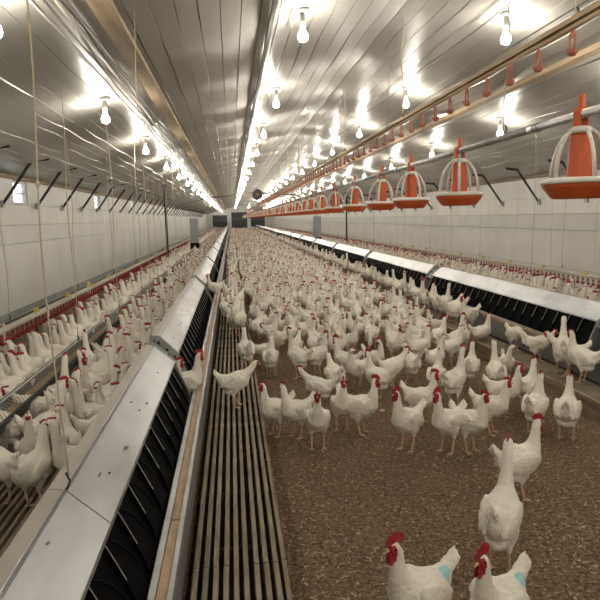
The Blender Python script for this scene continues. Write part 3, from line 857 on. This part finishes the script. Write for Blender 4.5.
def hi(pose, size, blue=False):
    k = (pose, blue)
    if k not in HI: HI[k] = high_body(pose, blue)
    me, st = HI[k]
    kk = ('p', pose, size)
    if kk not in HI:
        cm = MB(); comb_mesh(st, size, cm); w1, w2 = MB(), MB(); wattle(st, size, w1, 1); wattle(st, size, w2, -1)
        bk = MB(); beak(st, bk)
        ey = []
        c, f, up, s = head_frame(st)
        for sg in (-1, 1):
            q = MB(); q.ellipsoid(c+f*0.010+up*0.008+s*sg*0.024, (.006, .006, .006), None, 8, 6); ey.append(q.mesh('eye', 'eye', True))
        HI[kk] = [('comb', cm.mesh('comb', 'comb_red')), ('wattle', w1.mesh('wattle', 'comb_red', True)), ('wattle', w2.mesh('wattle', 'comb_red', True)), ('beak', bk.mesh('beak', 'beak', True)), ('eye', ey[0]), ('eye', ey[1])]
    return me, HI[kk]
MID = {}
def low_arrays(pose, size, seg=6, fancy=True):
    st = spine(pose); m = MB(); loft(m, st, seg)
    dz = -0.135 if pose == 'sit' else 0
    b0 = len(m.v)
    if fancy:
        for s in (-1, 1):
            m.ellipsoid((-.028, s*.088, .272+dz), (.122, .026, .066), Matrix.Rotation(s*0.10, 3, 'Z') @ Matrix.Rotation(-0.20, 3, 'Y'), 6, 4)
            c = Vector((-.20, s*.012, .36+dz)); m.ellipsoid(c+Vector((-.02, 0, .03)), (.075, .012, .024), Matrix.Rotation(0.9, 3, 'Y'), 6, 4)
        m.v[b0:] = [warp(p, pose) for p in m.v[b0:]]
        for L in legs_pts(pose):
            h, k = Vector(L['hip']), Vector(L['hock']); m.tube([h+Vector((0, 0, .03)), h, k], [0.058, 0.048, 0.016], 6)
    m.cur = 1; comb_mesh(st, size, m)
    c, f, up, s = head_frame(st)
    m.ellipsoid(c+f*0.016-up*0.008, (.020, .024, .026*size), Matrix((f, s, up)).transposed(), 6, 4)
    m.cur = 2
    for L in legs_pts(pose):
        t = Vector(L['foot']); m.tube([Vector(L['hock']), t], [0.011, 0.009], 4)
        if fancy:
            for an in (-.5, 0, .5): m.tube([t, t+Vector((math.cos(an)*.055, math.sin(an)*.055, -.006))], [0.007, 0.003], 3)
    if fancy: beak(st, m)
    return m
def mid(pose, size):
    k = (pose, size)
    if k not in MID: MID[k] = low_arrays(pose, size, 12, True).mesh('hen', ['feather', 'comb_red', 'shank'], True)
    return MID[k]

BIRD = 0.80
HENS = []   # (x, y, z, heading, pose, comb size, scale, label or None, blue)
def H(px, py, z, deg, pose, size, sc, label, blue=False, cat='hen'):
    p = at(px, py, z); HENS.append((p.x, p.y, z, math.radians(deg), pose, size, sc*BIRD, label, blue, cat))
def HW(x, y, z, deg, pose, size, sc, label, blue=False, cat='hen'):
    HENS.append((x, y, z, math.radians(deg), pose, size, sc*BIRD, label, blue, cat))
S_ = SLAT
# foreground on the litter
HW(0.70, 2.17, 0, 205, 'stand', 1.5, 1.10, 'white rooster cut off by the lower frame edge, nearest to the slats', True, 'rooster')
HW(0.985, 2.06, 0, 215, 'stand', 1.5, 1.10, 'white rooster with a blue mark, cut off by the frame below the stretched hen', True, 'rooster')
H(499, 574, 0, 52, 'alert', 0.8, 1.22, 'white hen seen from behind with its neck stretched high, standing alone on litter')
H(518, 499, 0, 12, 'stand', 1.35, 1.10, 'white rooster in profile with upright tail, standing alone on open litter', False, 'rooster')
H(470, 452, 0, 300, 'stand', 1.0, 1.05, 'white hen facing the open litter, just before the lone rooster with upright tail')
H(447, 453, 0, 212, 'stand', 1.4, 1.08, 'white rooster with large comb looking at the aisle middle, among the front birds', False, 'rooster')
H(407, 451, 0, 214, 'stand', 1.3, 1.08, 'white rooster in the middle of the front row, legs clearly visible on litter', False, 'rooster')
H(362, 434, 0, 322, 'stand', 1.3, 1.06, 'white bird in the front row facing the rooster with visible legs', False, 'rooster')
H(318, 449, 0, 262, 'stand', 1.45, 1.06, 'white rooster facing straight ahead in front of two hens near the slats', False, 'rooster')
H(342, 430, 0, 268, 'stand', 1.1, 1.02, 'white hen facing straight ahead behind the front rooster near the slats')
H(297, 438, 0, 212, 'turnr', 0.9, 1.02, 'white hen beside the front-facing rooster, head turned to the slats')
H(276, 436, 0, 210, 'stand', 0.7, 1.02, 'white hen closest to the slat strip in the front row on litter')
H(319, 410, 0, 155, 'forward', 1.0, 0.98, 'white hen leaning forward behind the front-facing rooster')
H(299, 379, 0, 135, 'alert', 1.0, 1.03, 'white hen with tall neck standing near the slats behind the front group')
H(271, 377, 0, 80, 'stand', 0.5, 1.0, 'white hen seen from behind right next to the slat edge')
H(277, 354, 0, 170, 'forward', 0.8, 1.0, 'white hen facing the slat strip, behind the hen seen from the back')
H(318, 375, 0, 30, 'stand', 1.2, 1.03, 'white bird with red comb behind the tall-necked hen near the slats')
H(346, 382, 0, 140, 'stand', 1.3, 1.05, 'white rooster turned away beside the pair of red combs', False, 'rooster')
H(335, 398, 0, 100, 'forward', 0.5, 1.04, 'white hen with its back turned behind the front-facing hen')
H(378, 400, 0, 130, 'stand', 1.2, 1.02, 'white bird looking to the slats, behind the front row middle')
H(392, 388, 0, 20, 'forward', 1.0, 1.0, 'white hen leaning toward the far nests, second line of the flock')
H(411, 384, 0, 95, 'forward', 0.6, 1.02, 'white hen facing away behind the front middle rooster')
H(421, 424, 0, 320, 'stand', 1.25, 1.03, 'white bird between two front roosters, head toward the far nests', False, 'rooster')
H(454, 407, 0, 35, 'alert', 1.3, 1.03, 'white rooster with tall neck facing the far slat edge', False, 'rooster')
H(491, 434, 0, 318, 'stand', 1.0, 1.03, 'white hen in profile facing the frame side, behind the hen facing open litter')
H(504, 416, 0, 325, 'stand', 0.9, 1.03, 'white hen with lowered tail close behind the profile hen')
H(496, 398, 0, 80, 'alert', 0.4, 1.02, 'white hen turned away with upright neck near the timber edge board')
H(527, 412, 0, 40, 'stand', 1.0, 1.03, 'white hen near the timber edge board, facing the frame side')
H(534, 434, 0, 45, 'stand', 1.0, 1.05, 'white hen just behind the lone rooster with upright tail')
H(566, 440, 0, 55, 'stand', 0.9, 1.08, 'white hen at the frame edge on litter beside the timber edge board')
H(470, 388, 0, 60, 'stand', 1.3, 1.02, 'white rooster beside the timber edge board looking across the slats', False, 'rooster')
H(436, 398, 0, 60, 'stand', 0.9, 1.0, 'white hen in the gap behind two front roosters')
H(455, 358, 0, 20, 'alert', 1.2, 1.0, 'white rooster with high head against the timber edge board', False, 'rooster')
H(437, 352, 0, 15, 'stand', 1.0, 1.0, 'white hen beneath the timber edge board opposite the sitting hen')
H(420, 365, 0, 10, 'stand', 1.0, 1.0, 'white hen two steps from the timber edge board')
H(402, 335, 0, 30, 'stand', 1.1, 1.0, 'white bird facing the timber edge board below the grouped slat hens')
H(388, 340, 0, 20, 'stand', 1.1, 1.0, 'white bird beside the one facing the timber edge board')
H(395, 362, 0, 285, 'stand', 1.0, 1.0, 'white hen facing forward in the loose flock by the edge board')
H(372, 352, 0, 250, 'peck', 1.0, 1.0, 'white hen pecking the litter in the loose flock')
# strip of slats underfoot
H(236, 407, S_, 6, 'forward', 0.5, 0.98, 'large white hen standing across the slat strip, facing the litter')
H(247, 370, S_, 100, 'stand', 0.6, 0.98, 'white hen with its back turned on the slat strip behind the crossing hen')
H(226, 322, S_, 120, 'stand', 0.8, 1.0, 'white hen on the slat strip beside the ledge with raised tail')
H(239, 312, S_, 60, 'forward', 0.6, 1.02, 'plump white hen with its back turned blocking the slat strip')
H(215, 300, 0.415, 200, 'stand', 0.8, 0.95, 'white hen perched on the ledge beside the slat strip flock')
HW(-0.55, 4.585, 0.36, 8, 'sit', 1.1, 1.0, 'white hen deep inside the first nest gap, only its head showing')
HW(-0.41, 4.735, 0.36, 8, 'sit', 1.1, 1.05, 'white hen coming out of the first nest gap, breast over the ledge')
# slat strip across the aisle
H(518, 351, S_, 280, 'peck', 0.6, 0.92, 'white hen facing forward on the far slat strip with its head low')
H(543, 362, S_, 310, 'forward', 0.8, 0.92, 'white hen on the far slat strip bending its red face sideways')
H(574, 376, S_, 150, 'forward', 0.6, 1.08, 'tall white hen standing on the far slat strip at the frame edge')
H(598, 382, S_, 120, 'stand', 0.6, 1.06, 'white hen partly outside the frame on the far slat strip')
HW(3.10, 7.18, S_, 10, 'sit', 0.8, 1.0, 'white hen sitting down on the far slat strip')
H(466, 324, S_, 8, 'forward', 0.8, 0.98, 'white hen in profile before the far nests behind the sitting hen')
H(484, 317, S_, 35, 'alert', 0.6, 1.02, 'white hen with upright neck against the black far flaps')
H(447, 310, S_, 15, 'stand', 0.7, 1.0, 'white hen on the far slat strip next to the nest gap')
H(440, 318, S_, 170, 'forward', 1.0, 1.0, 'white hen with red head low at the far slat edge')
H(426, 305, S_, 100, 'stand', 0.6, 1.0, 'white hen with its back turned on the far slat strip by the gap')
H(414, 302, S_, 60, 'stand', 0.7, 1.0, 'white hen in the group of five on the far slat strip, nearest its gap')
H(402, 296, S_, 110, 'alert', 0.6, 1.0, 'white hen with tall neck in the group on the far slat strip')
H(390, 292, S_, 80, 'stand', 0.6, 1.0, 'white hen in the group on the far slat strip, farthest bird')
H(592, 372, S_, 60, 'alert', 0.5, 1.05, 'white hen by the frame edge in front of the far nest flaps')
# slats behind the near nests
H(50, 464, S_, 30, 'alert', 1.0, 1.04, 'white hen on the slats behind the nest roof, its head beside the rope')
H(72, 436, S_, 70, 'stand', 0.8, 1.05, 'white hen with ruffled tail feathers behind the nest roof')
H(84, 420, S_, 300, 'alert', 1.2, 1.02, 'white hen with bright red face looking over the nest roof')
H(63, 424, S_, 80, 'alert', 1.0, 1.0, 'white hen pressed against the trough next to the ruffled hen')
H(101, 400, S_, 60, 'alert', 0.9, 1.02, 'white hen with neck stretched beside the nest roof, behind the red-faced one')
H(120, 388, S_, 20, 'forward', 0.9, 1.05, 'white hen leaning over the nest roof close to the first gap')
H(112, 372, S_, 50, 'stand', 1.0, 1.0, 'white hen crowded behind the one leaning over the nest roof')
H(92, 388, S_, 120, 'alert', 1.1, 1.0, 'white hen with head up between the trough and its crowded neighbours')
H(10, 462, S_, 160, 'alert', 1.0, 1.0, 'white hen at the frame edge on the slats behind the nest roof')
H(37, 436, S_, 200, 'forward', 0.8, 1.0, 'white hen half hidden behind the one beside the rope')
for y_, d_, p_, l_ in ((7.75, 200, 'stand', 'white hen on the far slat strip right behind the sitting one'), (8.35, 30, 'forward', 'white hen on the far slat strip, two places behind the sitting one'),
                       (9.0, 95, 'stand', 'white hen on the far slat strip before the first far nest gap, back turned'), (9.75, 250, 'alert', 'white hen on the far slat strip just past the first far nest gap')):
    HW(3.17, y_, S_, d_, p_, 0.8, 1.06, l_)
for i_, h_ in enumerate(HENS):          # keep feet on the slats, clear of the nests
    if h_[2] == S_ and h_[0] > 2.5: HENS[i_] = (min(h_[0], 3.20),)+h_[1:]
    if h_[2] == S_ and -0.88 < h_[0] < -0.4: HENS[i_] = (-0.88,)+h_[1:]
named = len(HENS)
# the flock
rng = random.Random(21)
cells = {}
def free(x, y, d):
    k0, k1 = int(x//0.5), int(y//0.5)
    for i in (-1, 0, 1):
        for j in (-1, 0, 1):
            for (a, b) in cells.get((k0+i, k1+j), ()):
                if (a-x)**2+(b-y)**2 < d*d: return False
    return True
def add(x, y): cells.setdefault((int(x//0.5), int(y//0.5)), []).append((x, y))
for h in HENS: add(h[0], h[1])
FLOCK = []
def scatter(xa, xb, ya, yb, z, per_m, d0, zone, facing=None, poses=None):
    y = ya
    n = int((yb-ya)*per_m)
    for _ in range(n*3):
        t = rng.random(); y = ya+(yb-ya)*t; x = rng.uniform(xa, xb)
        d = d0 if y < 40 else d0*1.25
        if free(x, y, d):
            add(x, y)
            hd = rng.uniform(0, 2*PI) if facing is None else (rng.choice([PI/2, -PI/2])+rng.gauss(0, 0.4) if facing == 'along' else rng.gauss(facing, 0.6))
            FLOCK.append((x, y, z, hd, rng.choice(poses or ['stand', 'stand', 'forward', 'alert', 'turn', 'turnr', 'forward', 'stand']), rng.choice([0.7, 0.7, 1.0, 1.0, 1.3]), BIRD*rng.uniform(0.94, 1.08), zone))
scatter(XS1+0.12, XQ0-0.12, 6.9, 11, 0, 30, 0.235, 'aisle')
scatter(XS1+0.12, XQ0-0.12, 11, 88, 0, 48, 0.21, 'aisle')
scatter(1.0, XQ0-0.12, 5.8, 6.9, 0, 9, 0.29, 'aisle')
scatter(-0.10, 0.08, 8.0, 80, S_, 6, 0.23, 'strip', 'along')
scatter(3.12, 3.24, 10.6, 80, S_, 6, 0.23, 'far strip', 'along')
UP = ['alert', 'alert', 'stand', 'drink', 'stand', 'turn', 'turnr', 'alert']
scatter(-1.34, -0.88, 3.3, 70, S_, 14, 0.175, 'near nest', None, UP)
scatter(-1.96, -1.78, 2.8, 70, S_, 9, 0.135, 'near drinker', PI, ['drink', 'alert', 'stand', 'stand'])
scatter(-2.46, -2.38, 6.2, 60, S_, 0.25, 0.24, 'near wall', 'along', ['alert'])
scatter(3.95, 4.30, 6.3, 70, S_, 11, 0.17, 'far nest', 'along', UP)
scatter(4.72, 5.28, 6.3, 70, S_, 22, 0.14, 'far drinker', 0.0, ['drink', 'alert', 'alert', 'stand'])
scatter(5.62, 5.98, 6.5, 60, S_, 1.0, 0.26, 'far wall', PI, ['stand', 'turn', 'forward'])
ZL = {'aisle': ('white bird in the dense flock crowding the litter aisle', 'dense flock on the litter aisle'),
      'strip': ('small white hen far along the slat strip beside the near nests', 'hens far along the near slat strip'),
      'far strip': ('small white hen far along the raised slat strip across the aisle', 'hens far along the slat strip across the aisle'),
      'near nest': ('white hen crowded between the near nest roofs and the feed trough', 'hens between near nests and trough'),
      'near drinker': ('white hen stretching up to red drip cups behind the near trough', 'hens at the drinker behind the near trough'),
      'near wall': ('white hen by the wall channel behind the near drinker line', 'hens by the wall channel'),
      'far nest': ('white hen showing above the nest roofs across the aisle', 'hens behind the nests across the aisle'),
      'far wall': ('white hen by the wall beyond the far drinker line', 'hens by the wall beyond the far drinker'),
      'far drinker': ('white hen stretching up to red drip cups beyond the far nests', 'hens at the drinker beyond the far nests')}
MAXN = 300
CNT = {}
def flock_label(x, y, hd, pose, zone, size=1.0):
    if zone not in ('aisle', 'near drinker', 'far drinker'):
        CNT[zone] = CNT.get(zone, 0)+1
        pl = {'strip': 'on the near slat strip, %s of those far along it', 'far strip': 'far along the far slat strip, %s in line', 'near nest': 'crowded between near nests and trough, %s away from the frame edge', 'near wall': 'behind the near drinker, %s along the wall',
              'far nest': 'just behind the far nest roofs, %s along', 'far wall': 'behind the far drinker, %s along the wall'}[zone]
        return 'white hen '+pl % ORD[CNT[zone]-1]
    if zone in ('near drinker', 'far drinker'):
        CNT[zone] = CNT.get(zone, 0)+1
        return 'white hen reaching for the %s row of red cups, %s along it' % (zone[:4].strip(), ORD[CNT[zone]-1])
    n = ORD[min(len(ORD)-1, max(0, int((y+0.38)/MOD)))]
    a = math.degrees(hd) % 360
    face = 'seen from behind' if 45 <= a < 135 else 'turned to near nests' if 135 <= a < 225 else 'facing forward' if 225 <= a < 315 else 'turned to far nests'
    post = {'stand': 'standing calmly', 'alert': 'neck raised', 'forward': 'head pushed forward', 'turn': 'head turned aside', 'turnr': 'head turned back', 'drink': 'head tipped up', 'peck': 'pecking', 'sit': 'sitting'}[pose]
    place = {'aisle': 'near slat strip' if x < 0.85 else 'in mid aisle' if x < 1.6 else 'beneath orange feeders' if x < 2.3 else 'along timber edge',
             'strip': 'on the near slat strip', 'far strip': 'on the far slat strip', 'near nest': 'between near nests and trough', 'near drinker': 'under near red cups', 'near wall': 'behind the near drinker',
             'far nest': 'just behind far nest roofs', 'far drinker': 'under far red cups', 'far wall': 'behind the far drinker'}[zone]
    return '%s hen %s, by %s nest, %s, %s' % ('small-combed' if size < 0.9 else 'big-combed' if size > 1.1 else 'white', place, n, post, face)
for (x, y, z, hd, pose, size, sc, lab, blue, cat) in HENS:
    me, parts = hi(pose, size, blue)
    o = link('hen' if cat == 'hen' else 'rooster', me, None, (x, y, z+0.001*sc), hd); o.scale = (sc*0.88, sc*0.86, sc) if sc > 0.95 else (sc,)*3
    tag(o, lab, cat, 'birds of the white flock')
    for nm, pm in parts: link(nm, pm, o)
def inview(f):
    p = proj((f[0], f[1], f[2]+0.45))
    return p and -10 < p[0] < 610 and -10 < p[1] < 640
vis = [f for f in FLOCK if inview(f)]
vis.sort(key=lambda f: f[1])
ind, rest = vis[:MAXN-named], vis[MAXN-named:]
for (x, y, z, hd, pose, size, sc, zone) in ind:
    o = link('hen', mid(pose, size), None, (x, y, z), hd); o.scale = (sc,)*3
    tag(o, flock_label(x, y, hd, pose, zone, size), 'hen', ZL[zone][1])
# everything farther away: one object nobody could count
LA = {}
Vs, Fs, Ms, nv = [], [], [], 0
for (x, y, z, hd, pose, size, sc, zone) in rest:
    nr = y < 30
    k = (pose, size, nr)
    if k not in LA:
        m = low_arrays(pose, size, 8 if nr else 5, nr)
        tri = []; mi = []
        for f_, q in zip(m.f, m.mi):
            for i in range(1, len(f_)-1): tri.append((f_[0], f_[i], f_[i+1])); mi.append(q)
        LA[k] = (np.array(m.v), np.array(tri), np.array(mi))
    v, f_, q = LA[k]
    c, s = math.cos(hd)*sc, math.sin(hd)*sc
    Vs.append(np.stack([x+v[:, 0]*c-v[:, 1]*s, y+v[:, 0]*s+v[:, 1]*c, z+v[:, 2]*sc], 1)); Fs.append(f_+nv); Ms.append(q); nv += len(v)
V = np.concatenate(Vs); Fa = np.concatenate(Fs); Ma = np.concatenate(Ms)
me = bpy.data.meshes.new('flock')
me.vertices.add(len(V)); me.vertices.foreach_set('co', V.astype(np.float32).ravel())
me.loops.add(Fa.size); me.loops.foreach_set('vertex_index', Fa.astype(np.int32).ravel())
me.polygons.add(len(Fa)); me.polygons.foreach_set('loop_start', np.arange(0, Fa.size, 3, dtype=np.int32))
for n in ('feather', 'comb_red', 'shank'): me.materials.append(MT[n])
me.polygons.foreach_set('material_index', Ma.astype(np.int32)); me.polygons.foreach_set('use_smooth', np.ones(len(Fa), bool))
me.update(calc_edges=True); me.validate()
tag(link('distant_flock', me), 'countless white hens packed together far down the house', 'flock', kind='stuff')
p = at(382, 413, 0)
tag(MB().ellipsoid((0, 0, 0.018), (0.026, 0.020, 0.019), None, 12, 8).build('egg', 'egg', None, True, (p.x, p.y, 0)), 'pinkish egg lying on the litter between the front birds', 'egg')
print('HENS', named, len(vis), len(rest), len(Fa))
